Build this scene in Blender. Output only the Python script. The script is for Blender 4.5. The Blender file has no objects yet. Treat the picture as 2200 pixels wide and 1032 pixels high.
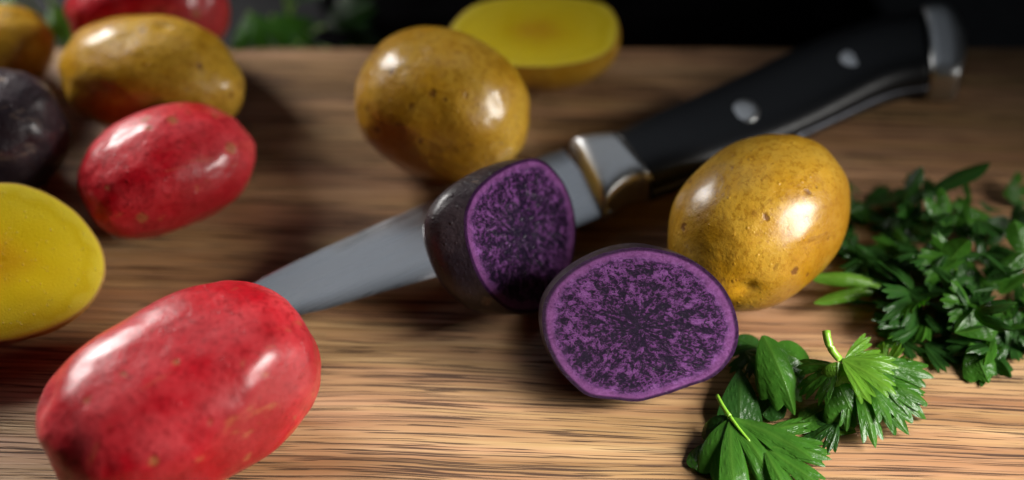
import bpy, bmesh, math, random
from mathutils import Vector, Matrix, noise
R = math.radians
S = 0.01                                    # the scene is laid out in centimetres, built in metres
scene = bpy.context.scene
COL = scene.collection

# ------------------------------------------------------------------ camera
PITCH, DIST = R(50), 61.0
FWD = Vector((0, math.cos(PITCH), -math.sin(PITCH)))
RIGHT = Vector((1, 0, 0)); UPV = RIGHT.cross(FWD)
CAM = -FWD * DIST
cd = bpy.data.cameras.new('camera')
cam = bpy.data.objects.new('camera', cd); COL.objects.link(cam)
cam.location = CAM * S
cam.rotation_euler = (R(90) - PITCH, 0, 0)
cd.lens = 85; cd.sensor_width = 36; cd.sensor_fit = 'HORIZONTAL'
cd.clip_start = 0.02; cd.clip_end = 50
cd.dof.use_dof = True
cd.dof.focus_distance = (Vector((3.0, -4.8, 1.5)) - CAM).dot(FWD) * S
cd.dof.aperture_fstop = 3.9
scene.camera = cam

# ------------------------------------------------------------------ world, lamps, exposure
w = bpy.data.worlds.new('World'); scene.world = w; w.use_nodes = True
bg = w.node_tree.nodes['Background']
bg.inputs[0].default_value = (0.80, 0.90, 1.0, 1); bg.inputs[1].default_value = 0.003
def area(name, loc, aim, sx, sy, power, col, spread):
    l = bpy.data.lights.new(name, 'AREA'); l.shape = 'RECTANGLE'; l.size = sx * S; l.size_y = sy * S
    l.energy = power; l.color = col; l.spread = R(spread)
    o = bpy.data.objects.new(name, l); COL.objects.link(o)
    o.location = Vector(loc) * S
    o.rotation_euler = (Vector(aim) - Vector(loc)).to_track_quat('-Z', 'Y').to_euler()
    return o
area('window_lamp', (-35, 28, 20), (-8, -8, 0), 21, 15, 0.27, (1.0, 0.97, 0.94), 42)
area('side_lamp', (30, -14, 16), (5, -12.5, 0), 20, 15, 0.57, (1.0, 0.97, 0.92), 50)
area('ceiling_lamp', (0, 52, 72), (0, 0, 0), 50, 40, 0.17, (0.82, 0.90, 1.0), 150)
scene.view_settings.view_transform = 'Standard'; scene.view_settings.look = 'None'
scene.view_settings.exposure = 0; scene.view_settings.gamma = 1
scene.render.engine = 'CYCLES'
scene.cycles.use_denoising = True
scene.cycles.max_bounces = 8

# ------------------------------------------------------------------ helpers
def at(px, py, z=0.0):
    """the point at height z (cm) seen at photograph pixel px, py"""
    f = 85 / 36 * 2200
    d = FWD + RIGHT * ((px - 1100) / f) - UPV * ((py - 516) / f)
    return CAM + d * ((z - CAM.z) / d.z)
def tag(o, label=None, cat=None, group=None, kind=None):
    if label: o['label'] = label
    if cat: o['category'] = cat
    if group: o['group'] = group
    if kind: o['kind'] = kind
    return o
def empty(name, loc=(0, 0, 0), rot=(0, 0, 0)):
    o = bpy.data.objects.new(name, None); o.empty_display_size = 0.01; COL.objects.link(o)
    o.location = Vector(loc) * S; o.rotation_euler = rot
    return o
def mesh_obj(name, verts, faces, mat, parent=None, loc=None, rot=None, uv=None, attrs=None, smooth=True):
    me = bpy.data.meshes.new(name)
    me.from_pydata([tuple(Vector(v) * S) for v in verts], [], faces)
    if uv is not None:
        l = me.uv_layers.new(name='UVMap')
        for lp in me.loops: l.data[lp.index].uv = uv[lp.vertex_index]
    for k, vals in (attrs or {}).items():
        a = me.attributes.new(k, 'FLOAT', 'POINT')
        a.data.foreach_set('value', vals)
    bm = bmesh.new(); bm.from_mesh(me); bmesh.ops.recalc_face_normals(bm, faces=bm.faces) if name not in OPEN else None
    bm.to_mesh(me); bm.free()
    if smooth: me.polygons.foreach_set('use_smooth', [True] * len(me.polygons))
    me.materials.append(mat)
    o = bpy.data.objects.new(name, me); COL.objects.link(o)
    if parent: o.parent = parent
    if loc is not None: o.location = Vector(loc) * S
    if rot is not None: o.rotation_euler = rot
    return o
OPEN = {'leaf', 'parsley_piece'}

class NT:
    """small node-tree writer"""
    def __init__(s, name):
        s.m = bpy.data.materials.new(name); s.m.use_nodes = True
        s.t = s.m.node_tree; s.b = s.t.nodes['Principled BSDF']
    def n(s, typ, inp=None, **props):
        n = s.t.nodes.new(typ)
        for k, v in props.items(): setattr(n, k, v)
        for k, v in (inp or {}).items(): s.put(n.inputs[k], v)
        return n
    def put(s, sock, v):
        if isinstance(v, bpy.types.NodeSocket): s.t.links.new(v, sock)
        elif isinstance(v, bpy.types.Node): s.t.links.new(v.outputs[0], sock)
        else: sock.default_value = v
    def math(s, op, a, b=0.0, c=0.0, clamp=False):
        n = s.n('ShaderNodeMath', {0: a, 1: b, 2: c}, operation=op); n.use_clamp = clamp
        return n.outputs[0]
    def mix(s, f, a, b, mode='MIX'):
        n = s.n('ShaderNodeMix', data_type='RGBA', blend_type=mode)
        s.put(n.inputs[0], f); s.put(n.inputs[6], a); s.put(n.inputs[7], b)
        return n.outputs[2]
    def ramp(s, f, stops, interp='LINEAR'):
        n = s.n('ShaderNodeValToRGB', {0: f}); cr = n.color_ramp; cr.interpolation = interp
        while len(cr.elements) < len(stops): cr.elements.new(0.5)
        for e, (p, c) in zip(cr.elements, stops):
            e.position = p; e.color = (c, c, c, 1) if isinstance(c, (int, float)) else (*c, 1)
        return n.outputs[0]
    def noise(s, vec, scale, detail=3.0, rough=0.5, dist=0.0):
        n = s.n('ShaderNodeTexNoise', {'Vector': vec, 'Scale': scale, 'Detail': detail, 'Roughness': rough, 'Distortion': dist})
        return n.outputs[0]
    def map(s, vec, scale=(1, 1, 1), rot=(0, 0, 0), loc=(0, 0, 0)):
        return s.n('ShaderNodeMapping', {'Vector': vec, 'Scale': scale, 'Rotation': rot, 'Location': loc}).outputs[0]
    def obj(s): return s.n('ShaderNodeTexCoord').outputs['Object']
    def bump(s, h, dist, strength=1.0, normal=None):
        d = {'Height': h, 'Distance': dist, 'Strength': strength}
        if normal is not None: d['Normal'] = normal
        return s.n('ShaderNodeBump', d).outputs[0]
    def set(s, **kw):
        for k, v in kw.items(): s.put(s.b.inputs[k.replace('_', ' ')], v)
        return s.m

# ------------------------------------------------------------------ materials
def mat_wood():
    t = NT('acacia_wood'); o = t.obj()
    wob = t.noise(t.map(o, (9, 22, 22)), 1.0, 2)
    wv = t.n('ShaderNodeVectorMath', {0: o, 1: t.n('ShaderNodeCombineXYZ', {1: t.math('MULTIPLY', t.math('SUBTRACT', wob, .5), .006)}).outputs[0]}, operation='ADD').outputs[0]
    r = t.map(wv, rot=(0, 0, R(2.2)))
    broad = t.noise(t.map(r, (5, 105, 105)), 1.0, 3, .55)            # growth bands
    mid = t.noise(t.map(r, (12, 460, 460)), 1.0, 4, .6)
    fine = t.noise(t.map(r, (40, 1500, 1500)), 1.0, 2, .6)
    cloud = t.noise(o, 28, 3)
    f = t.math('ADD', t.math('MULTIPLY', broad, .60), t.math('MULTIPLY', mid, .40))
    col = t.ramp(f, [(.28, (.18, .095, .042)), (.42, (.33, .196, .098)), (.54, (.45, .292, .155)), (.70, (.59, .425, .25))])
    col = t.mix(t.math('MULTIPLY', t.math('SUBTRACT', fine, .35), .55, clamp=True), col, (.15, .066, .028, 1))
    tint = t.noise(t.map(r, (7, 140, 140), loc=(5, 1, 2)), 1.0, 2)
    col = t.mix(t.ramp(tint, [(.40, 0), (.60, 1)]), t.mix(1.0, col, (1.0, .86, .84, 1), 'MULTIPLY'), t.mix(1.0, col, (1.02, 1.0, .86, 1), 'MULTIPLY'))
    # open pores: short dark dashes along the grain, gathered in bands
    p1 = t.noise(t.map(r, (38, 2000, 2000)), 1.0, 1.5, .5)
    p2 = t.noise(t.map(r, (24, 1700, 1700), loc=(3, 7, 1)), 1.0, 1.5, .5)
    dens = t.math('MULTIPLY', t.math('SUBTRACT', t.noise(t.map(r, (9, 120, 120), loc=(1, 2, 3)), 1.0, 2), .5), .24)
    a = t.math('MULTIPLY', t.math('SUBTRACT', t.math('ADD', p1, dens), .585), 20, clamp=True)
    b = t.math('MULTIPLY', t.math('SUBTRACT', t.math('ADD', p2, dens), .588), 16, clamp=True)
    p3 = t.noise(t.map(r, (9, 1900, 1900), loc=(8, 2, 4)), 1.0, 1.5, .5)
    c3 = t.math('MULTIPLY', t.math('MULTIPLY', t.math('SUBTRACT', t.math('ADD', p3, dens), .60), 22, clamp=True), .5)
    pore = t.math('MAXIMUM', t.math('MAXIMUM', a, b), c3)
    col = t.mix(t.math('MULTIPLY', pore, .88), col, (.034, .013, .006, 1))
    col = t.mix(t.math('MULTIPLY', t.math('SUBTRACT', cloud, .42), 1.6, clamp=True), col, t.mix(1.0, col, (.72, .64, .58, 1), 'MULTIPLY'))
    h = t.math('ADD', t.math('MULTIPLY', pore, -1.0), t.math('MULTIPLY', fine, .5))
    return t.set(Base_Color=col, Roughness=t.math('ADD', .44, t.math('MULTIPLY', pore, .3)), Normal=t.bump(h, .00022, .8), Specular_IOR_Level=.4)

def mat_skin(name, base, pale, dark, spot, spotscale, spotsize, rough=.34, coat=.35, sss=.12, bumps=1.0, pit=.5, sssr=(1, .45, .12)):
    t = NT(name); o = t.obj()
    n1 = t.noise(o, 55, 4, .6); n2 = t.noise(o, 260, 4, .6); n3 = t.noise(o, 1500, 3, .6); n4 = t.noise(o, 24, 2)
    col = t.mix(t.ramp(n1, [(.38, 0), (.62, 1)]), (*base, 1), (*pale, 1))
    col = t.mix(t.math('MULTIPLY', t.ramp(n4, [(.46, 0), (.62, 1)]), .75), col, (*dark, 1))
    col = t.mix(t.math('MULTIPLY', t.ramp(n2, [(.52, 0), (.72, 1)]), .45), col, (*dark, 1))
    wn = t.n('ShaderNodeVectorMath', {0: o, 1: t.n('ShaderNodeVectorMath', {0: t.n('ShaderNodeTexNoise', {'Vector': o, 'Scale': 420.0}).outputs['Color'], 'Scale': .0022}, operation='SCALE').outputs[0]}, operation='ADD').outputs[0]
    v = t.n('ShaderNodeTexVoronoi', {'Vector': wn, 'Scale': spotscale})
    rnd = t.n('ShaderNodeSeparateColor', {0: v.outputs['Color']})
    rad = t.math('MULTIPLY', t.math('POWER', rnd.outputs[0], 2.8), spotsize)
    sp = t.math('MULTIPLY', t.math('SUBTRACT', rad, v.outputs['Distance']), 6, clamp=True)
    col = t.mix(t.math('MULTIPLY', sp, .85), col, (*spot, 1))
    n5 = t.noise(o, 700, 4, .7)
    col = t.mix(t.math('MULTIPLY', t.ramp(n5, [(.50, 0), (.64, 1)]), .60), col, (*dark, 1))
    # scuffs: longer, faint brownish marks
    sc = t.ramp(t.noise(t.map(o, (60, 190, 120)), 1.0, 5, .65, .8), [(.62, 0), (.70, 1)])
    col = t.mix(t.math('MULTIPLY', sc, .5), col, (*spot, 1))
    v2 = t.n('ShaderNodeTexVoronoi', {'Vector': o, 'Scale': 620.0})
    r2 = t.n('ShaderNodeSeparateColor', {0: v2.outputs['Color']})
    drop = t.math('MULTIPLY', t.math('SUBTRACT', t.math('MULTIPLY', t.math('POWER', r2.outputs[1], 3.0), .42), v2.outputs['Distance']), 3, clamp=True)
    h = t.math('ADD', t.math('MULTIPLY', n2, .9), t.math('MULTIPLY', n3, .32))
    h = t.math('ADD', h, t.math('MULTIPLY', n1, 2.2))
    h = t.math('ADD', h, t.math('MULTIPLY', drop, .55))
    h = t.math('SUBTRACT', h, t.math('MULTIPLY', sp, pit))
    return t.set(Base_Color=col, Roughness=t.math('ADD', rough, t.math('MULTIPLY', t.math('SUBTRACT', n2, .5), .25)),
                 Coat_Weight=coat, Coat_Roughness=.22, Specular_IOR_Level=.20, Subsurface_Weight=sss, Subsurface_Radius=sssr, Subsurface_Scale=.003,
                 Normal=t.bump(h, .00034 * bumps, .9))

def mat_purple_flesh(name, seed, blur=1.0):
    t = NT(name)
    uv = t.n('ShaderNodeUVMap', uv_map='UVMap').outputs[0]
    r = t.n('ShaderNodeVectorMath', {0: uv}, operation='LENGTH').outputs['Value']
    nd = t.n('ShaderNodeVectorMath', {0: uv}, operation='NORMALIZE').outputs[0]
    sep = t.n('ShaderNodeSeparateXYZ', {0: nd})
    cyl = t.n('ShaderNodeCombineXYZ', {0: t.math('MULTIPLY', sep.outputs[0], 3.2), 1: t.math('MULTIPLY', sep.outputs[1], 3.2), 2: t.math('ADD', t.math('MULTIPLY', r, 2.6), seed)}).outputs[0]
    uvs = t.map(uv, loc=(seed, seed * .7, 0))
    ray = t.noise(cyl, 1.9, 5, .65, .5)
    blot = t.noise(uvs, 13, 6, .68, .6)
    grain = t.noise(uvs, 30, 5, .72)
    mic = t.noise(uvs, 110, 2, .6)
    wob = t.math('MULTIPLY', t.math('SUBTRACT', t.noise(uvs, 5.0, 3), .5), .16)
    rr = t.math('ADD', r, wob)
    core = t.ramp(rr, [(.0, 1), (.30, .60), (.62, .40), (.80, .42), (.87, .0), (1.0, 0)])
    f = t.math('ADD', t.math('MULTIPLY', ray, .46), t.math('ADD', t.math('MULTIPLY', blot, .55), t.math('MULTIPLY', grain, .70)))
    f = t.math('ADD', f, t.math('MULTIPLY', t.math('SUBTRACT', core, .40), .14))
    dk = t.ramp(f, [(.80, 0), (.86, .85), (.92, 1)])
    pale = t.mix(t.ramp(grain, [(.36, 0), (.66, 1)]), (.095, .018, .115, 1), (.31, .120, .37, 1))
    col = t.mix(t.math('MULTIPLY', dk, t.ramp(rr, [(.80, 1), (.93, .12)])), pale, (.008, .003, .016, 1))
    ringd = t.math('ABSOLUTE', t.math('SUBTRACT', t.math('ADD', rr, t.math('MULTIPLY', t.math('SUBTRACT', grain, .5), .16)), .845))
    ring = t.math('MULTIPLY', t.math('SUBTRACT', .024, ringd), 60, clamp=True)
    ring = t.math('MULTIPLY', ring, t.ramp(blot, [(.42, 0), (.54, .9)]))
    col = t.mix(ring, col, (.02, .008, .035, 1))
    outer = t.math('MULTIPLY', t.ramp(rr, [(.87, 0), (.915, 1)]), t.math('MULTIPLY_ADD', grain, .8, .35))
    col = t.mix(t.math('MULTIPLY', outer, .75), col, (.25, .08, .25, 1))
    rim = t.ramp(t.math('ADD', r, t.math('MULTIPLY', t.math('SUBTRACT', grain, .5), .02)), [(.945, 0), (.97, 1)])
    col = t.mix(rim, col, (.035, .008, .045, 1))
    h = t.math('ADD', t.math('MULTIPLY', dk, -1.0), t.math('ADD', t.math('MULTIPLY', mic, .7), t.math('MULTIPLY', grain, .6)))
    fl = t.n('ShaderNodeTexVoronoi', {'Vector': t.map(uv, (55, 45, 55))})
    fn = t.n('ShaderNodeVectorMath', {0: fl.outputs['Color'], 1: (.5, .5, .5)}, operation='SUBTRACT').outputs[0]
    fs_ = t.n('ShaderNodeVectorMath', {0: fn, 'Scale': 1.1}, operation='SCALE').outputs[0]
    fnn = t.n('ShaderNodeVectorMath', {0: t.n('ShaderNodeVectorMath', {0: fs_, 1: t.n('ShaderNodeNewGeometry').outputs['Normal']}, operation='ADD').outputs[0]}, operation='NORMALIZE').outputs[0]
    t.put(t.b.inputs['Coat Normal'], fnn)
    wet = t.math('MULTIPLY', t.ramp(rr, [(.30, 1), (.85, .35)]), t.ramp(blot, [(.40, .2), (.60, 1)]))
    pick = t.math('GREATER_THAN', t.n('ShaderNodeSeparateColor', {0: fl.outputs['Color']}).outputs[2], .93)
    t.set(Coat_Weight=t.math('MULTIPLY', t.math('MULTIPLY', wet, pick), .9), Coat_Roughness=.10)
    return t.set(Base_Color=col, Roughness=t.ramp(mic, [(.35, .50), (.65, .30)]), Specular_IOR_Level=.14, Normal=t.bump(h, .0006, .9),
                 Subsurface_Weight=.08, Subsurface_Radius=(.6, .3, .8), Subsurface_Scale=.002)

def mat_yellow_flesh():
    t = NT('yellow_flesh')
    uv = t.n('ShaderNodeUVMap', uv_map='UVMap').outputs[0]
    r = t.n('ShaderNodeVectorMath', {0: uv}, operation='LENGTH').outputs['Value']
    n1 = t.noise(uv, 3.2, 3); n2 = t.noise(uv, 46, 3, .6)
    rr = t.math('ADD', r, t.math('MULTIPLY', t.math('SUBTRACT', n1, .5), .3))
    col = t.ramp(rr, [(.10, (.50, .29, .002)), (.42, (.57, .41, .003)), (.74, (.60, .46, .012)), (.84, (.56, .42, .006)), (.93, (.62, .50, .03))])
    rim = t.ramp(r, [(.965, 0), (.992, 1)])
    col = t.mix(rim, col, (.34, .19, .04, 1))
    v = t.n('ShaderNodeTexVoronoi', {'Vector': uv, 'Scale': 30.0}); rc = t.n('ShaderNodeSeparateColor', {0: v.outputs['Color']})
    d = t.math('MULTIPLY', t.math('SUBTRACT', t.math('MULTIPLY', t.math('POWER', rc.outputs[0], 5.0), .42), v.outputs['Distance']), 5, clamp=True)
    h = t.math('ADD', n2, t.math('MULTIPLY', d, 1.5))
    return t.set(Base_Color=col, Roughness=.36, Specular_IOR_Level=.25, Normal=t.bump(h, .00022, .8), Subsurface_Weight=.22, Subsurface_Radius=(1, .7, .12), Subsurface_Scale=.004)

def mat_leaf(name, top, vein, under):
    t = NT(name); o = t.obj()
    va = t.n('ShaderNodeAttribute', attribute_name='vein').outputs['Fac']
    n1 = t.noise(o, 260, 3); n2 = t.noise(o, 1400, 3, .6)
    col = t.mix(t.ramp(n1, [(.35, 0), (.68, 1)]), (*top, 1), tuple(c * 1.7 for c in top) + (1,))
    col = t.mix(t.math('MULTIPLY', va, .55), col, (*vein, 1))
    back = t.n('ShaderNodeNewGeometry').outputs['Backfacing']
    col = t.mix(t.math('MULTIPLY', back, .75), col, (*under, 1))
    h = t.math('ADD', t.math('MULTIPLY', n2, .35), t.math('ADD', t.math('MULTIPLY', n1, .8), t.math('MULTIPLY', va, -.8)))
    nb = t.bump(h, .00028, .9)
    t.set(Base_Color=col, Roughness=.27, Specular_IOR_Level=.22, Normal=nb)
    tr = t.n('ShaderNodeBsdfTranslucent', {'Color': t.mix(1.0, col, (1.5, 2.3, .35, 1), 'MULTIPLY'), 'Normal': nb})
    mx = t.n('ShaderNodeMixShader', {0: .24, 1: t.b.outputs[0], 2: tr.outputs[0]})
    out = [n for n in t.t.nodes if n.type == 'OUTPUT_MATERIAL'][0]
    t.t.links.new(mx.outputs[0], out.inputs[0])
    return t.m

def mat_plain(name, col, rough, metal=0.0, bumpscale=None, bumpd=.0001, stretch=(1, 1, 1), **kw):
    t = NT(name)
    d = dict(Base_Color=(*col, 1), Roughness=rough, Metallic=metal)
    if bumpscale:
        n = t.noise(t.map(t.obj(), stretch), bumpscale, 4, .6)
        d['Normal'] = t.bump(n, bumpd, .7)
        d['Roughness'] = t.math('ADD', rough, t.math('MULTIPLY', t.math('SUBTRACT', n, .5), .25))
        d['Base_Color'] = t.mix(t.math('MULTIPLY', n, .5), (*col, 1), tuple(c * .7 for c in col) + (1,))
    d.update(kw)
    return t.set(**d)

M = {}
M['wood'] = mat_wood()
M['yellow'] = mat_skin('yellow_skin', (.41, .205, .008), (.54, .33, .042), (.23, .095, .002), (.11, .035, .008), 250, .36, rough=.40, coat=.45, sss=.04)
M['red'] = mat_skin('red_skin', (.42, .004, .012), (.58, .055, .065), (.17, .001, .003), (.30, .10, .035), 190, .40, rough=.42, coat=.38, sss=.02, bumps=1.0, pit=.3, sssr=(1, .2, .15))
M['purple'] = mat_skin('purple_skin', (.016, .010, .015), (.050, .034, .038), (.009, .005, .008), (.16, .11, .08), 170, .30, rough=.45, coat=.25, sss=.0, bumps=1.6)
M['flesh_a'] = mat_purple_flesh('purple_flesh', 3.1)
M['flesh_b'] = mat_purple_flesh('purple_flesh_second', 8.4)
M['yflesh'] = mat_yellow_flesh()
M['steel'] = mat_plain('brushed_steel', (.60, .61, .63), .30, 1.0, 1.0, .00004, (30, 2500, 2500))
M['bolster'] = mat_plain('bolster_steel', (.60, .61, .62), .38, 1.0, 900, .00002)
M['tang'] = mat_plain('dull_tang_steel', (.16, .17, .20), .5, 1.0, 900, .00002)
M['handle'] = mat_plain('black_handle', (.006, .007, .009), .40, 0.0, 1300, .00003, Specular_IOR_Level=.3)
M['rivet'] = mat_plain('rivet_steel', (.72, .72, .72), .34, 1.0, 1500, .00002)
M['leaf'] = mat_leaf('parsley_leaf', (.013, .060, .004), (.12, .24, .03), (.035, .11, .012))
M['leaf_pale'] = mat_leaf('parsley_leaf_pale', (.045, .135, .004), (.18, .32, .03), (.08, .18, .018))
M['leaf_dark'] = mat_leaf('parsley_leaf_dark', (.007, .034, .004), (.06, .12, .02), (.02, .065, .012))
M['stem'] = mat_plain('parsley_stem', (.20, .40, .035), .32, 0.0, 700, .0001, Subsurface_Weight=.2, Subsurface_Radius=(.5, 1, .2), Subsurface_Scale=.002)
M['table'] = mat_plain('dark_table_top', (.022, .022, .026), .6, 0.0, 240, .0004)
M['mass'] = mat_plain('black_mass', (.0025, .0025, .003), 1.0, 0.0, 1600, .0004, Specular_IOR_Level=.05)

# ------------------------------------------------------------------ setting: table, black mass, cutting board
def box(name, x0, x1, y0, y1, z0, z1, mat, bev, seg=4):
    bm = bmesh.new(); bmesh.ops.create_cube(bm, size=1)
    for v in bm.verts:
        v.co = Vector(((x0 + x1) / 2 + v.co.x * (x1 - x0), (y0 + y1) / 2 + v.co.y * (y1 - y0), (z0 + z1) / 2 + v.co.z * (z1 - z0))) * S
    bmesh.ops.bevel(bm, geom=bm.edges[:], offset=bev * S, segments=seg, profile=.5, affect='EDGES')
    me = bpy.data.meshes.new(name); bm.to_mesh(me); bm.free(); me.materials.append(mat)
    me.polygons.foreach_set('use_smooth', [True] * len(me.polygons))
    o = bpy.data.objects.new(name, me); COL.objects.link(o)
    return o
tag(box('table_top', -120, 120, -70, 130, -7, -2.6, M['table'], .3, 2), kind='structure')
tag(box('cutting_board', -23, 23, -16, 6.95, -2.6, 0, M['wood'], .35, 5),
    'brown wooden cutting board with dark streaked grain under all the potatoes', 'cutting board')
def mass():  # unidentified black shape behind the board, modelled as a wavy sheet
    vs, fs = [], []
    nx, ny = 60, 24
    for j in range(ny + 1):
        for i in range(nx + 1):
            x = -5.5 + 16.0 * i / nx; y = 7.6 + 12 * j / ny
            e = min(i, nx - i, j * 2, (ny - j) * 2) / 4.0
            z = -2.55 + min(1, e) * (1.7 + .8 * noise.noise(Vector((x * .25, y * .5, 1))) + .3 * noise.noise(Vector((x * .9, y * .6, 4))))
            vs.append((x + .3 * noise.noise(Vector((y, 3, 1))), y + .25 * noise.noise(Vector((x * .4, 9, 2))), max(z, -2.57)))
    for j in range(ny):
        for i in range(nx):
            a = j * (nx + 1) + i; fs.append((a, a + 1, a + nx + 2, a + nx + 1))
    o = mesh_obj('black_mass', vs, fs, M['mass'])
    sm = o.modifiers.new('thickness', 'SOLIDIFY'); sm.thickness = .0008; sm.offset = -1
    return tag(o, 'unidentified black mass lying on the table behind the cutting board', 'mass')
mass()

# ------------------------------------------------------------------ whole potatoes
def potato(name, label, group, mat, x, y, z, a, b, c, yaw, pitch=0, seed=0, lump=.05, sq=2.0, dents=()):
    bm = bmesh.new(); bmesh.ops.create_icosphere(bm, subdivisions=6, radius=1)
    off = Vector((seed * 3.7, seed * 1.3, seed * 2.1))
    for v in bm.verts:
        d = v.co.normalized()
        s = (abs(d.x) ** sq + abs(d.y) ** sq + abs(d.z) ** sq) ** (-1 / sq)
        k = s * (1 + lump * noise.noise(d * 1.3 + off) + lump * .45 * noise.noise(d * 2.7 + off) + lump * .12 * noise.noise(d * 7 + off))
        for (dd, amp, wd) in dents:
            q = (d - Vector(dd).normalized()).length
            k += amp * math.exp(-(q / wd) ** 2)
        v.co = Vector((d.x * a, d.y * b, d.z * c)) * k * S
    me = bpy.data.meshes.new(name); bm.to_mesh(me); bm.free(); me.materials.append(mat)
    me.polygons.foreach_set('use_smooth', [True] * len(me.polygons))
    o = bpy.data.objects.new(name, me); COL.objects.link(o)
    o.rotation_euler = (0, R(pitch), R(yaw))
    rot = o.rotation_euler.to_matrix()
    zm = min((rot @ v.co).z for v in me.vertices)
    o.location = Vector((x, y, z)) * S if z is not None else Vector((x * S, y * S, -zm + .0001))
    return tag(o, label, 'potato', group)
G = 'whole small potatoes on the board'
potato('red_potato', 'glossy red potato in the front left corner, largest and sharpest of the red ones', G, M['red'], -7.58, -6.28, None, 3.32, 2.12, 1.95, 36, 0, 1, .055, 2.45,
       dents=[((-.93, .15, .40), .03, .22), ((-.80, .45, .46), -.055, .14), ((-1, -.1, 0), .02, .3), ((.90, .22, .42), -.055, .07), ((.76, .50, .50), -.05, .05), ((.70, .58, .50), -.04, .04), ((.97, -.15, .28), -.04, .07), ((.25, -.1, 1), -.045, .30), ((-.25, .75, .6), -.03, .4), ((.5, -.55, .8), .03, .3)])
potato('red_potato', 'blurred red potato lying between the dark purple potato and the knife blade', G, M['red'], -8.67, 1.03, None, 2.28, 1.49, 1.42, 28, 0, 2, .065, 2.2)
potato('red_potato', 'red potato at the back, mostly hidden behind a yellow potato', G, M['red'], -9.63, 6.35, 1.65, 2.15, 1.25, 1.55, 2, 0, 3, .065, 2.1)
potato('yellow_potato', 'yellow potato on the left with a red potato behind it and another in front', G, M['yellow'], -9.25, 4.05, None, 2.40, 1.58, 1.6, -13, 0, 4, .065, 2.1, dents=[((.15, .25, 1), -.06, .10)])
potato('yellow_potato', 'yellow potato cut off by the top left edge of the picture', G, M['yellow'], -13.45, 5.6, None, 1.40, 1.15, 1.15, 20, 0, 5, .065, 2.1)
potato('purple_potato', 'whole dark purple potato at the left edge behind a yellow half', G, M['purple'], -13.0, 2.0, None, 1.85, 1.60, 1.7, 23, 0, 6, .09, 2.1, dents=[((.95, -.1, .4), -.07, .18)])
potato('yellow_potato', 'round blurred yellow potato in the middle, left of the yellow half', G, M['yellow'], -1.78, 2.85, None, 2.26, 1.86, 1.9, -25, 0, 7, .06, 2.1)
potato('yellow_potato', 'brown speckled yellow potato beside the knife handle, in front of the parsley', G, M['yellow'], 6.02, -1.02, None, 2.56, 1.96, 1.93, 47, 0, 8, .03, 2.05,
       dents=[((-.78, -.62, .12), -.06, .12), ((-.90, -.35, .05), .03, .2), ((.3, -.5, .8), -.02, .09)])

# ------------------------------------------------------------------ potato halves
def resample(pts, n):
    k = len(pts); out = []
    P = [Vector((p[0], p[1])) for p in pts]
    for i in range(n):
        u = i * k / n; j = int(u); f = u - j
        p0, p1, p2, p3 = P[(j - 1) % k], P[j % k], P[(j + 1) % k], P[(j + 2) % k]
        out.append(.5 * ((2 * p1) + (p2 - p0) * f + (2 * p0 - 5 * p1 + 4 * p2 - p3) * f * f + (3 * p1 - p0 - 3 * p2 + p3) * f ** 3))
    return out
def half(name, label, group, outline, center, n, axis, depth, skin, flesh, bulge=.04, p=2.3, seed=0, dome=.03):
    n = Vector(n).normalized(); u = Vector((0, 0, 1)).cross(n).normalized(); v = n.cross(u)
    center = Vector(center); base = Vector((center.x + axis[0] * depth * .4, center.y + axis[1] * depth * .4, 0))
    root = tag(empty(name, base), label, 'potato half', group)
    ol = resample(outline, 96); N = len(ol)
    mid = sum(ol, Vector((0, 0))) / N
    ol = [mid + (q - mid) * (1 + .008 * noise.noise(Vector((math.cos(6.283 * i / N) * 3, math.sin(6.283 * i / N) * 3, seed)))) for i, q in enumerate(ol)]
    ax = Vector(axis).normalized()
    vs, fs = [], []
    K = 36
    lift = lambda q: Vector((q.x, q.y, q.z if q.z > .12 else .12 * math.exp((q.z - .12) / .12)))
    for k in range(K):
        f = 1 - math.cos(k / (K - 1) * math.pi / 2)
        f = k / (K - 1); f = math.sin(f * math.pi / 2)
        s = max(0.0, 1 - f ** p) ** (1 / p) * (1 + bulge * math.sin(min(1, f * 2.2) * math.pi / 2))
        for i in range(N):
            q = mid + (ol[i] - mid) * s
            P = center + u * q.x + v * q.y + ax * (depth * f)
            P += (P - center).normalized() * .10 * noise.noise(P * .55 + Vector((seed, 0, 0))) * min(1, f * 4)
            vs.append(lift(P) - base)
    for k in range(K - 1):
        for i in range(N):
            a = k * N + i; b = k * N + (i + 1) % N
            fs.append((a, b, b + N, a + N))
    mesh_obj('skin', vs, fs, skin, root)
    vs, fs, uv = [], [], []
    Rn = 30
    vs.append(center + u * mid.x + v * mid.y + n * dome - base); uv.append((0, 0))
    for k in range(1, Rn + 1):
        r = k / Rn
        for i in range(N):
            q = mid + (ol[i] - mid) * (r * 1.002)
            hgt = dome * (1 - r ** 6) + (.02 if k < Rn else 0) + .018 * noise.noise(Vector((q.x * 1.5, q.y * 1.5, seed))) * (1 - r ** 8)
            P = center + u * q.x + v * q.y + n * hgt
            vs.append(lift(P) - base)
            ang = 2 * math.pi * i / N; uv.append((r * math.cos(ang), r * math.sin(ang)))
    for i in range(N): fs.append((0, 1 + i, 1 + (i + 1) % N))
    for k in range(Rn - 1):
        for i in range(N):
            a = 1 + k * N + i; b = 1 + k * N + (i + 1) % N
            fs.append((a, a + N, b + N, b))
    mesh_obj('cut_face', vs, fs, flesh, root, uv=uv)
    return root
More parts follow.
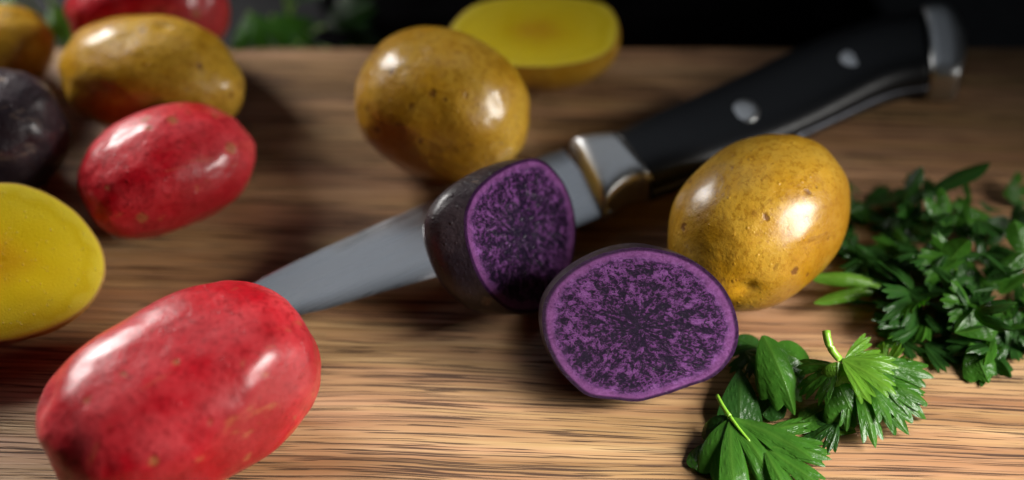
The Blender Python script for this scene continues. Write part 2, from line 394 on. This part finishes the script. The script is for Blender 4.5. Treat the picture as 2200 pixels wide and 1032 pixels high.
PF = [(-2.27, .54), (-2.06, .95), (-1.72, 1.28), (-1.21, 1.59), (-.65, 1.78), (.01, 1.83), (.66, 1.71), (1.2, 1.49), (1.63, 1.16), (2.0, .75), (2.24, .23), (2.31, -.27), (2.21, -.77), (1.94, -1.15), (1.54, -1.41), (.98, -1.58), (.42, -1.74), (-.14, -1.84), (-.69, -1.76), (-1.29, -1.64), (-1.61, -1.37), (-1.93, -.99), (-2.18, -.47), (-2.3, .04)]
PB = [(1.33, 1.35), (1.68, 1.01), (1.84, .56), (1.88, .06), (1.75, -.48), (1.47, -.99), (.97, -1.48), (.45, -1.8), (-.12, -1.94), (-.59, -1.84), (-1.08, -1.52), (-1.41, -1.12), (-1.57, -.62), (-1.62, -.09), (-1.55, .42), (-1.38, .91), (-1.12, 1.34), (-.84, 1.55), (-.46, 1.69), (.07, 1.69), (.63, 1.61)]
YL = [(.05, 2.04), (.9, 1.79), (1.39, 1.5), (1.88, 1.02), (2.26, .39), (2.46, -.26), (2.46, -.82), (2.25, -1.31), (1.87, -1.68), (1.32, -1.93), (.7, -2.04), (.01, -2.04), (-.64, -1.93), (-1.36, -1.68), (-1.99, -1.17), (-2.43, -.41), (-2.54, .36), (-2.38, 1.04), (-1.9, 1.69), (-1.23, 2.03), (-.51, 2.1)]
YB = [(2.26, 0), (2.02, -.62), (1.6, -1.08), (.86, -1.35), (-.13, -1.44), (-1.12, -1.35), (-1.86, -1.08), (-2.15, -.54), (-2.17, 0), (-1.96, .62), (-1.44, 1.02), (-.71, 1.23), (.01, 1.29), (.73, 1.23), (1.46, .97), (1.94, .62)]
half('purple_potato_half', 'purple potato half facing the camera, sharp, beside the parsley sprig', 'cut potato halves', PF, (3.02, -4.16, 1.87), (.05, -.72, .66), (-.09, .70, -.66), 2.1, M['purple'], M['flesh_a'], bulge=.025, seed=1)
half('purple_potato_half', 'purple potato half standing against the knife blade with its dark skin showing', 'cut potato halves', PB, (.19, -1.46, 1.9), (.62, -.5, .6), (-.93, .08, -.25), 1.75, M['purple'], M['flesh_b'], bulge=.07, seed=2)
half('yellow_potato_half', 'yellow potato half cut off by the left edge, in front of the purple potato', 'cut potato halves', YL, (-12.45, -2.07, 1.7), (.15, -.35, .85), (-.20, .52, -.83), 1.6, M['yellow'], M['yflesh'], seed=3)
half('yellow_potato_half', 'blurred yellow potato half with its cut side up at the back of the board', 'cut potato halves', YB, (.61, 5.6, 1.75), (0, .03, 1), (.05, .05, -1), 1.72, M['yellow'], M['yflesh'], bulge=.03, p=2.2, seed=4)

# ------------------------------------------------------------------ knife (local: x along, y towards the spine, z up)
knife = tag(empty('kitchen_knife', (1.85, 1.17, .70), (0, 0, R(31.2))),
            'kitchen knife with steel blade and black riveted handle lying across the board', 'knife')
def loft(stations, n=40, e=2.6, cap=True, zc=0.0):
    """stations: (x_at_top, x_at_bottom, top, bottom, half thickness); superellipse sections"""
    vs, fs = [], []
    for (xt, xb, t, b, h) in stations:
        for i in range(n):
            a = 2 * math.pi * i / n; c, s = math.cos(a), math.sin(a)
            yy = math.copysign(abs(c) ** (2 / e), c); zz = math.copysign(abs(s) ** (2 / e), s)
            f = (yy + 1) / 2
            vs.append((xb + (xt - xb) * f, b + (t - b) * f, zc + zz * h))
    for k in range(len(stations) - 1):
        for i in range(n):
            a = k * n + i; b = k * n + (i + 1) % n; fs.append((a, b, b + n, a + n))
    if cap:
        fs.append(tuple(range(n))); fs.append(tuple(range((len(stations) - 1) * n, len(stations) * n)))
    return vs, fs
def blade():
    # along the blade: (x, spine, edge); flat-ground wedge with a fine bright edge bevel
    st = [(.15, 1.36, -1.06), (-.4, 1.42, -1.06), (-1, 1.47, -1.02), (-2.5, 1.53, -.88), (-4.8, 1.58, -.57), (-6.3, 1.60, -.28), (-7.5, 1.60, -.08), (-8.3, 1.56, .14), (-9.1, 1.48, .44), (-9.8, 1.36, .78), (-10.3, 1.22, 1.05), (-10.5, 1.14, 1.13)]
    dense = []
    for (x0, s0, e0), (x1, s1, e1) in zip(st, st[1:]):
        for k in range(4):
            f = k / 4; dense.append((x0 + (x1 - x0) * f, s0 + (s1 - s0) * f, e0 + (e1 - e0) * f))
    dense.append(st[-1])
    vs, fs = [], []
    for (x, s, e) in dense:
        wd = s - e; hs = .10 * min(1, .35 + wd / 2.5) * (1 + x / 30)
        prof = [(s, 0), (s, hs * .75), (s - .03 * wd, hs), (e + .72 * wd, hs * .93), (e + .3 * wd, hs * .58), (e + .06 * wd, hs * .40), (e, 0)]
        ring = prof + [(y, -z) for (y, z) in prof[-2:0:-1]]
        n = len(ring)
        vs += [(x, y, z) for (y, z) in ring]
    for k in range(len(dense) - 1):
        for i in range(n):
            a = k * n + i; b = k * n + (i + 1) % n; fs.append((a, b, b + n, a + n))
    fs.append(tuple(range(n))); fs.append(tuple(range((len(dense) - 1) * n, len(dense) * n)))
    o = mesh_obj('blade', vs, fs, M['steel'], knife)
    o.data.polygons.foreach_set('use_smooth', [True] * len(o.data.polygons))
    em = o.modifiers.new('sharp', 'EDGE_SPLIT'); em.split_angle = R(20)
blade()
b_st = [(.37, -.15, 1.335, -1.065, .12), (.40, -.11, 1.325, -1.055, .36), (.45, -.05, 1.31, -1.03, .52), (.54, .05, 1.28, -.99, .585), (.72, .28, 1.21, -.90, .61), (.95, .66, 1.11, -.80, .63), (1.10, .97, 1.02, -.79, .645), (1.22, 1.20, .94, -.88, .66), (1.32, 1.38, .90, -1.02, .665)]
mesh_obj('bolster', *loft(b_st, 64, 5), M['bolster'], knife)
TOPS = [(1.3, .92), (3, .97), (5, 1.0), (7, 1.06), (8.4, 1.02), (9.9, .80), (11, .40), (12, 0)]
def top(x):
    for (x0, a), (x1, b) in zip(TOPS, TOPS[1:]):
        if x <= x1:
            f = max(0, (x - x0) / (x1 - x0)); return a + (b - a) * f
    return 0
def bot(x):
    v = -1.04 - .36 * math.sin(min(1, max(0, (x - 1.3) / 5.0)) * math.pi / 2)
    return v - (.15 * (x - 8.0) ** 2 if x > 8.0 else 0)
hs = []
xs = [1.34, 1.42] + [1.6 + .45 * k for k in range(16)] + [8.6, 8.9, 9.15, 9.4, 9.55]
for x in xs:
    g = (x - 1.34) / (9.55 - 1.34)
    xt = x + 1.40 * max(0, g) ** 2.2                    # the seam at the butt slants forward at the top
    hs.append((xt, x, top(xt), bot(x), .60 + .08 * math.cos(g * 2 * math.pi) + .03 * g))
def scale(sign):
    vs, fs = [], []
    n = 26
    for (xt, xb, t, b, h) in hs:
        for i in range(n):
            a = math.pi * i / (n - 1); c, s = math.cos(a), math.sin(a)
            e = 2.9
            yy = math.copysign(abs(c) ** (2 / e), c); zz = abs(s) ** (2 / e)
            f = (yy + 1) / 2
            vs.append((xb + (xt - xb) * f, b + (t - b) * f, sign * (.056 + zz * (h - .056))))
    m = len(hs)
    for k in range(m - 1):
        for i in range(n):
            a = k * n + i; b = k * n + (i + 1) % n; fs.append((a, b, b + n, a + n))
    fs.append(tuple(range(n))); fs.append(tuple(range((m - 1) * n, m * n)))
    mesh_obj('handle_scale', vs, fs, M['handle'], knife)
scale(1); scale(-1)
mesh_obj('tang', *loft([(xt, xb, t + .015, b - .015, .055) for (xt, xb, t, b, h) in hs], 24, 8), M['tang'], knife)
xt, xb, t_, b_, h_ = hs[-1]
def butt():
    # outer face of the butt is convex: x gains a bulge in the middle of the section
    st = [(xt + .005, xb + .005, t_ + .012, b_ - .015, .665, .0), (xt + .12, xb + .14, t_ - .02, b_ - .10, .668, .10), (xt + .32, xb + .36, t_ - .10, b_ - .26, .665, .24), (xt + .46, xb + .54, t_ - .20, b_ - .38, .655, .34), (xt + .52, xb + .62, t_ - .28, b_ - .40, .61, .40), (xt + .54, xb + .66, t_ - .36, b_ - .34, .50, .43), (xt + .54, xb + .66, t_ - .60, b_ - .10, .30, .45)]
    vs, fs = [], []; n = 64; e = 6
    for (x1, x0, t, b, h, B) in st:
        for i in range(n):
            a = 2 * math.pi * i / n; c, s_ = math.cos(a), math.sin(a)
            yy = math.copysign(abs(c) ** (2 / e), c); zz = math.copysign(abs(s_) ** (2 / e), s_)
            f = (yy + 1) / 2
            vs.append((x0 + (x1 - x0) * f + B * (1 - yy * yy), b + (t - b) * f, zz * h))
    for k in range(len(st) - 1):
        for i in range(n):
            a = k * n + i; b = k * n + (i + 1) % n; fs.append((a, b, b + n, a + n))
    fs.append(tuple(range(n))); fs.append(tuple(range((len(st) - 1) * n, len(st) * n)))
    mesh_obj('end_cap', vs, fs, M['bolster'], knife)
butt()
def rivet(x, y, sign):
    vs, fs = [(x, y, sign * .70)], []
    n = 32
    for k, (r, z) in enumerate(((.15, .699), (.29, .693), (.40, .678), (.43, .655), (.435, .5))):
        for i in range(n):
            a = 2 * math.pi * i / n; vs.append((x + r * math.cos(a), y + r * math.sin(a), sign * z))
    for i in range(n): fs.append((0, 1 + i, 1 + (i + 1) % n))
    for k in range(4):
        for i in range(n):
            a = 1 + k * n + i; b = 1 + k * n + (i + 1) % n; fs.append((a, b, b + n, a + n))
    return mesh_obj('rivet', vs, fs, M['rivet'], knife)
for rx in (4.62, 8.15):
    for sg in (1, -1):
        h = [q[4] for q in hs if q[0] >= rx][0]
        o = rivet(rx, -.30, sg); o.location.z = sg * (h - .68) * S

# ------------------------------------------------------------------ parsley
def fan_leaf(L, W, lobes=3, depth=.45, teeth=2, fold=.25, curl=.6, cup=.0, seed=0, nphi=72, nr=16, cut=0.0, wave=.06):
    """a wedge shaped, lobed and toothed leaf in the plane x (along), y (across), z = normal"""
    rnd = random.Random(seed)
    W *= 1.2
    PH = math.atan2(W / 2, L * .55)
    if lobes >= 3: PH = min(1.2, max(PH * 1.1, .72)); fold *= .45; depth = .20 + .45 * depth
    else: depth *= .85
    wd = PH / lobes
    cs = [(-1 + 2 * (k + .5) / lobes) * PH for k in range(lobes)]
    wd = PH / lobes
    ln = [1 - .20 * abs(c / PH) ** 1.3 + rnd.uniform(-.06, .06) for c in cs]
    verts, uv, vein = [], [], []
    for i in range(nphi + 1):
        ph = -PH + 2 * PH * i / nphi
        k = min(range(lobes), key=lambda q: abs(ph - cs[q]))
        d = (ph - cs[k]) / wd                                # -1..1 in the lobe
        inner = 1 if abs(ph) < PH * (1 - 1 / lobes) or (abs(d) > 0 and abs(ph) < abs(cs[k])) else .75
        env = ln[k] * (1 - depth * inner * abs(d) ** (4.0 if lobes >= 3 else 1.4))
        tth = abs(((d * .5 + .5) * teeth) % 1 - .5) * 2
        if teeth: env *= 1 - (.19 if lobes >= 3 else .13) * tth ** 1.2 * (1 - .3 * abs(d))
        env = min(env, 1 - cut) if cut else env
        Rr = L * env
        for j in range(nr + 1):
            t = j / nr; r = Rr * (.02 + .98 * t)
            pe = ph * ((1.15 - .22 * t) if lobes >= 3 else (1.5 - .68 * t)); x = r * math.cos(pe); y = r * math.sin(pe)
            side = abs(d) * wd * r
            z = -fold * side * (.4 + t) + cup * y * y / max(W, .1)
            z += wave * L * math.sin(5 * ph + 4 * t + seed) * t * t * .5 + wave * L * .4 * noise.noise(Vector((x / L * 3, y / L * 3, seed)))
            # veins: one per lobe and slanting side veins
            vv = math.exp(-(abs(d) * wd * r / (.018 * L + .006)) ** 2)
            sv = (t * 5 - abs(d) * 1.6) % 1.0
            vv = max(vv, .55 * math.exp(-((sv - .5) / .10) ** 2) * (abs(d) < .85) * (t > .15))
            z -= .012 * L * vv * .6
            # curl: bend down along the length
            th = curl * (r / L) ; rr = r / max(L, .01)
            if abs(curl) > 1e-3:
                bx = L / curl * math.sin(curl * x / L); bz = -L / curl * (1 - math.cos(curl * x / L))
                nx, nz = math.sin(curl * x / L), math.cos(curl * x / L)
                P = Vector((bx + nx * z, y, bz + nz * z))
            else: P = Vector((x, y, z))
            verts.append(P); vein.append(min(1, vv))
    faces = []
    for i in range(nphi):
        for j in range(nr):
            a = i * (nr + 1) + j; faces.append((a, a + nr + 1, a + nr + 2, a + 1))
    return verts, faces, vein
def frame(base, tip, roll):
    x = (tip - base).normalized()
    y = Vector((0, 0, 1)).cross(x)
    y = y.normalized() if y.length > .05 else Vector((0, 1, 0))
    z = x.cross(y)
    m = Matrix((x, y, z)).transposed()
    return m @ Matrix.Rotation(roll, 3, 'X')
def place_leaf(name, base, tip, W, mat, parent=None, origin=Vector((0, 0, 0)), roll=0.0, floor=.03, **kw):
    L = (tip - base).length
    cu = kw.get('curl', .6)
    if abs(cu) > 1e-3:
        ch = math.hypot(math.sin(cu) / cu, (1 - math.cos(cu)) / cu); L = L / ch
        pit = math.atan2((1 - math.cos(cu)) / cu, math.sin(cu) / cu)
    else: pit = 0
    vs, fs, ve = fan_leaf(L, W, **kw)
    m = frame(base, tip, roll) @ Matrix.Rotation(-pit, 3, 'Y')
    out = []
    for v in vs:
        P = base + m @ v
        if P.z < floor + .15: P.z = floor + .15 * math.exp((P.z - floor - .15) / .15)
        out.append(P - origin)
    o = mesh_obj(name, out, fs, mat, parent, attrs={'vein': ve})
    return o
def tube(pts, r0, r1, n=10):
    vs, fs = [], []
    P = [Vector(p) for p in pts]
    for k, p in enumerate(P):
        t = (P[min(k + 1, len(P) - 1)] - P[max(k - 1, 0)]).normalized()
        a = t.orthogonal().normalized(); b = t.cross(a); r = r0 + (r1 - r0) * k / (len(P) - 1)
        for i in range(n):
            q = 2 * math.pi * i / n; vs.append(p + (a * math.cos(q) + b * math.sin(q)) * r)
    for k in range(len(P) - 1):
        for i in range(n):
            a = k * n + i; b = k * n + (i + 1) % n; fs.append((a, b, b + n, a + n))
    fs.append(tuple(range(n))); fs.append(tuple(range((len(P) - 1) * n, len(P) * n)))
    return vs, fs
def bez(a, b, c, n=12):
    return [a * (1 - t) ** 2 + b * 2 * t * (1 - t) + c * t * t for t in [k / n for k in range(n + 1)]]

# front right sprig: pale fresh leaves hanging from a short curved stem
o0 = at(1800, 800, 0); sp1 = tag(empty('parsley_sprig', o0), 'bright green parsley sprig with a short upright stem on the front right', 'parsley', 'parsley sprigs')
mesh_obj('stem', [v - o0 for v in tube(bez(at(1775, 712, 1.75), at(1778, 752, 1.6), at(1808, 775, 1.25)), .10, .085)[0]], tube(bez(at(1775, 712, 1.75), at(1778, 752, 1.6), at(1808, 775, 1.25)), .10, .085)[1], M['stem'], sp1)
def L1(b, t, zb, zt, W, mat='leaf', **kw):
    return place_leaf('leaf', at(*b, zb), at(*t, zt), W, M[mat], CUR[0], CUR[1], **kw)
CUR = (sp1, o0)
L1((1808, 772), (1925, 850), 1.35, 1.0, 1.3, 'leaf_pale', lobes=3, teeth=3, depth=.50, curl=.7, seed=11, fold=.2)
L1((1800, 778), (1795, 835), 1.32, .9, 1.0, 'leaf_pale', lobes=1, depth=.2, teeth=3, curl=.9, seed=12)
L1((1800, 785), (1715, 850), 1.2, .55, 1.3, 'leaf', lobes=3, teeth=3, depth=.45, curl=.7, seed=13, fold=.15)
L1((1850, 775), (1990, 900), .95, .12, 1.9, 'leaf', lobes=3, teeth=3, depth=.60, curl=.5, seed=14, fold=.25)
L1((1840, 800), (1960, 945), .8, .08, 1.7, 'leaf', lobes=3, teeth=3, depth=.65, curl=.5, seed=15, fold=.3)
L1((1830, 820), (1880, 940), .8, .1, 1.3, 'leaf', lobes=3, teeth=3, depth=.60, curl=.6, seed=16, fold=.35)
L1((1800, 825), (1845, 925), .95, .2, 1.5, 'leaf', lobes=1, depth=.3, teeth=4, curl=.5, seed=17, fold=.3)
L1((1815, 770), (1905, 765), 1.2, .8, 1.0, 'leaf_pale', lobes=3, teeth=3, depth=.55, curl=.5, seed=18, roll=.25)
L1((1870, 790), (1960, 815), .7, .5, 1.0, 'leaf', lobes=3, teeth=3, depth=.65, curl=-.3, seed=19, roll=-.3)
L1((1900, 790), (1935, 738), .5, .9, .9, 'leaf_pale', lobes=3, teeth=3, depth=.55, curl=-.5, seed=20)
L1((1880, 800), (1985, 850), .6, .25, 1.2, 'leaf', lobes=3, teeth=3, depth=.65, curl=.3, seed=21)
# middle sprig: dark leaf strips between the purple half and the pale sprig
o1 = at(1640, 800, 0); sp2 = tag(empty('parsley_sprig', o1), 'dark green folded parsley leaves between the purple half and the pale sprig', 'parsley', 'parsley sprigs')
CUR = (sp2, o1)
L1((1638, 718), (1712, 905), 1.15, .25, 1.35, 'leaf', lobes=1, depth=.5, teeth=5, curl=.8, seed=31, fold=.35)
L1((1660, 745), (1750, 800), 1.05, .5, 1.3, 'leaf', lobes=1, depth=.3, teeth=2, curl=.5, seed=32, fold=.2)
L1((1690, 780), (1628, 838), .6, .12, 1.1, 'leaf_dark', lobes=1, depth=.3, teeth=0, curl=.5, seed=33)
L1((1600, 755), (1690, 820), .8, .15, 1.1, 'leaf_dark', lobes=3, teeth=3, depth=.50, curl=.6, seed=34)
L1((1690, 830), (1632, 900), .5, .10, .75, 'leaf_dark', lobes=1, depth=.3, teeth=2, curl=.3, seed=35)
L1((1625, 745), (1570, 800), .7, .3, 1.0, 'leaf_dark', lobes=3, teeth=3, depth=.55, curl=.4, seed=36)
L1((1580, 725), (1640, 760), .6, .4, .9, 'leaf_dark', lobes=1, depth=.3, curl=.4, seed=37)
L1((1590, 790), (1588, 950), .55, .06, .75, 'leaf_dark', lobes=1, depth=.1, teeth=0, curl=.35, seed=38, fold=.1)
L1((1790, 868), (1715, 905), .5, .3, .7, 'leaf', lobes=1, depth=.3, teeth=0, curl=-.5, seed=39)
L1((1840, 930), (1760, 890), .12, .3, .5, 'leaf_pale', lobes=3, teeth=3, depth=.60, curl=-.3, seed=40)
L1((1800, 905), (1725, 960), .35, .06, 1.3, 'leaf_dark', lobes=3, teeth=3, depth=.50, curl=.4, seed=41)
# front left sprig: broad lobed leaf running out of the picture at the bottom
o2 = at(1565, 890, 0); sp3 = tag(empty('parsley_sprig', o2), 'parsley sprig with broad lobed leaves cut off by the bottom edge', 'parsley', 'parsley sprigs')
CUR = (sp3, o2)
tb = tube(bez(at(1541, 850, .55), at(1552, 875, .65), at(1568, 895, .6)), .045, .06); mesh_obj('stem', [v - o2 for v in tb[0]], tb[1], M['stem'], sp3)
tb = tube(bez(at(1568, 895, .6), at(1585, 920, .62), at(1612, 950, .5)), .05, .03); mesh_obj('stem', [v - o2 for v in tb[0]], tb[1], M['stem'], sp3)
L1((1568, 898), (1540, 1050), .58, .12, 1.1, 'leaf', lobes=1, depth=.35, teeth=3, curl=.35, seed=51, fold=.2)
L1((1570, 895), (1690, 1075), .60, .12, 2.1, 'leaf', lobes=3, depth=.55, teeth=3, curl=.4, seed=52, fold=.25)
L1((1615, 945), (1778, 975), .45, .15, 1.5, 'leaf', lobes=3, depth=.55, teeth=3, curl=.4, seed=53, fold=.25)
L1((1640, 960), (1780, 1060), .45, .12, 1.6, 'leaf', lobes=3, depth=.55, teeth=3, curl=.4, seed=54, fold=.3)
L1((1560, 893), (1515, 960), .55, .15, .9, 'leaf_dark', lobes=1, depth=.3, teeth=2, curl=.5, seed=55, fold=.4)
L1((1540, 950), (1490, 1015), .3, .08, .8, 'leaf', lobes=1, depth=.35, teeth=2, curl=.5, seed=56)

# chopped parsley heap on the right
HG = 'chopped parsley pieces heaped on the right'
HL = 'small chopped parsley piece in the dark green heap on the right'
def piece(b, t, zb, zt, W, mat, label=HL, **kw):
    base, tip = at(*b, zb), at(*t, zt)
    org = (base + tip) / 2; org.z = min(base.z, tip.z)
    o = place_leaf('parsley_piece', base, tip, W, M[mat], None, org, **kw)
    o.location = org * S
    return tag(o, label, 'parsley', HG)
piece((1945, 445), (2128, 352), .5, 1.3, .36, 'leaf_dark', 'long dark blade of parsley sticking up at the back of the heap', lobes=1, depth=.3, teeth=0, curl=.3, seed=61)
piece((1935, 450), (1978, 362), .5, 1.2, .28, 'leaf_dark', 'short upright parsley blade left of the longest one in the heap', lobes=1, depth=.35, teeth=0, curl=.2, seed=62)
piece((1895, 612), (1722, 625), .55, .8, .9, 'leaf_pale', 'pale green flat parsley leaf sticking out left of the heap below the potato', lobes=2, depth=.75, teeth=0, curl=.25, seed=63, roll=-.35)
piece((2040, 490), (1998, 405), .7, 1.5, .75, 'leaf', 'bright green parsley shred standing up in the middle back of the heap', lobes=2, depth=.4, teeth=0, curl=.4, seed=64)
piece((2000, 610), (2082, 515), .6, 1.6, .55, 'leaf', 'pointed curled parsley leaf with a bright tip above the middle of the heap', lobes=1, depth=.4, teeth=0, curl=-.6, seed=65, roll=.7)
piece((2050, 715), (2148, 668), .7, .75, 1.0, 'leaf', 'creased parsley leaf with a light fold line at the front of the heap', lobes=2, depth=.3, teeth=0, curl=.4, seed=66, fold=.8)
piece((2085, 735), (2125, 830), .45, .05, .8, 'leaf', 'parsley leaf hanging onto the board at the very front of the heap', lobes=1, depth=.1, teeth=3, curl=.3, seed=67)
piece((2130, 610), (2196, 545), .8, 1.1, .5, 'leaf', 'narrow light edged parsley shred at the right edge of the picture', lobes=1, depth=.4, teeth=0, curl=.3, seed=68)
piece((2205, 560), (2180, 475), .8, 1.4, .5, 'leaf', 'upright narrow parsley tip touching the right edge of the picture', lobes=1, depth=.4, teeth=0, curl=.2, seed=69)
tb = tube(bez(at(2050, 560, .6), at(2058, 590, .7), at(2058, 630, .4)), .12, .14)
oo = at(2055, 595, .5); st = mesh_obj('parsley_piece', [v - oo for v in tb[0]], tb[1], M['stem'], loc=oo)
tag(st, 'short yellow green stem piece in the middle of the parsley heap', 'parsley', HG)
rnd = random.Random(5)
hc = [(1880, 470), (1935, 520), (1870, 560), (1990, 480), (2060, 470), (2120, 450), (2180, 470), (1930, 600), (1990, 560), (2050, 540), (2120, 540), (2180, 560), (1915, 660), (1970, 640), (2030, 660), (2100, 620), (2170, 640), (1930, 715), (2000, 700), (2080, 690), (2150, 700), (2200, 690), (2120, 740), (2190, 760), (1850, 440)]
for q in range(128):
    cx, cy = hc[q % len(hc)]
    cx += rnd.gauss(0, 22); cy += rnd.gauss(0, 18)
    hz = max(.12, 1.25 - ((cx - 2090) / 230) ** 2 - ((cy - 560) / 190) ** 2) * (rnd.uniform(.2, 1.0) if q < 110 else rnd.uniform(.05, .5))
    an = rnd.uniform(0, 6.283); ln = rnd.uniform(60, 120)
    LB = rnd.choice((1, 2, 3, 3, 3, 3))
    side = ('parsley piece in the heap close behind the speckled yellow potato' if cx < 1900 else 'parsley piece on the front edge of the heap, nearest the pale sprig' if cy > 665
            else 'parsley piece at the right end of the heap, by the picture edge' if cx > 2120 else 'parsley piece on the back of the heap, towards the knife handle' if cy < 500 else 'dark parsley piece in the thick middle of the heap')
    piece((cx, cy), (cx + ln * math.cos(an), cy + ln * .75 * math.sin(an)), hz, max(.08, hz + rnd.uniform(-.45, .5)), rnd.uniform(.9, 1.5) if LB > 1 else rnd.uniform(.15, .35),
          (rnd.choice(('leaf', 'leaf_dark', 'leaf_dark', 'leaf_dark')) if q < 110 else 'leaf_dark'), lobes=LB, depth=rnd.uniform(.6, .95), teeth=3 if LB > 1 else 0, curl=rnd.uniform(-.9, 1.2), seed=100 + q,
          roll=rnd.uniform(-.9, .9), fold=rnd.uniform(.1, .6), nphi=54, nr=8, label=side)
# blurred parsley behind the board at the back left
def back_sprig(label, spots, seed):
    rnd = random.Random(seed)
    b0 = Vector((spots[0][0], spots[0][1], -2.5))
    root = tag(empty('parsley_sprig', b0), label, 'parsley', 'parsley sprigs')
    for k, (x, y, z, ln, an, W, mat) in enumerate(spots):
        base = Vector((x, y, z)); tip = base + Vector((ln * math.cos(an), ln * math.sin(an), rnd.uniform(-.7, .7)))
        place_leaf('leaf', base, tip, W, M[mat], root, b0, floor=-2.5, lobes=3, depth=.35, teeth=2, curl=rnd.uniform(.2, .8), seed=seed * 10 + k, roll=rnd.uniform(-.6, .6), nphi=40, nr=9)
        tb = tube(bez(b0 + Vector((k * .2, .3, .1)), (base + b0) / 2 + Vector((0, .3, .6)), base), .07, .05, 8)
        mesh_obj('stem', [v - b0 for v in tb[0]], tb[1], M['stem'], root)
back_sprig('dark parsley bunch behind the board, right of the half hidden red potato', [(-6.6, 8.2, -.2, 1.5, -.6, 1.3, 'leaf'), (-6.0, 8.6, -.1, 1.4, .5, 1.3, 'leaf_dark'), (-5.6, 7.6, -.7, 1.4, -.9, 1.2, 'leaf'), (-7.2, 8.0, .1, 1.6, -1.2, 1.3, 'leaf'), (-5.2, 8.6, -1, 1.5, .3, 1.3, 'leaf_dark'), (-6.3, 9.2, .3, 1.6, 1.5, 1.3, 'leaf_dark'), (-4.9, 7.9, -1.3, 1.4, -.2, 1.1, 'leaf_dark')], 3)
back_sprig('blurred parsley bunch behind the board at the top left corner', [(-12.6, 8.2, .2, 1.5, -.9, 1.3, 'leaf_pale'), (-13.6, 8.6, .4, 1.5, -2.3, 1.3, 'leaf_pale'), (-12.2, 9.2, .2, 1.6, .6, 1.4, 'leaf'), (-11.4, 8.4, -.3, 1.6, -.2, 1.4, 'leaf_dark'), (-13.2, 9.4, .2, 1.6, 1.6, 1.4, 'leaf'), (-14.4, 8.9, 0, 1.5, -2.6, 1.4, 'leaf'), (-10.6, 8.9, -.6, 1.6, .2, 1.4, 'leaf_dark')], 4)
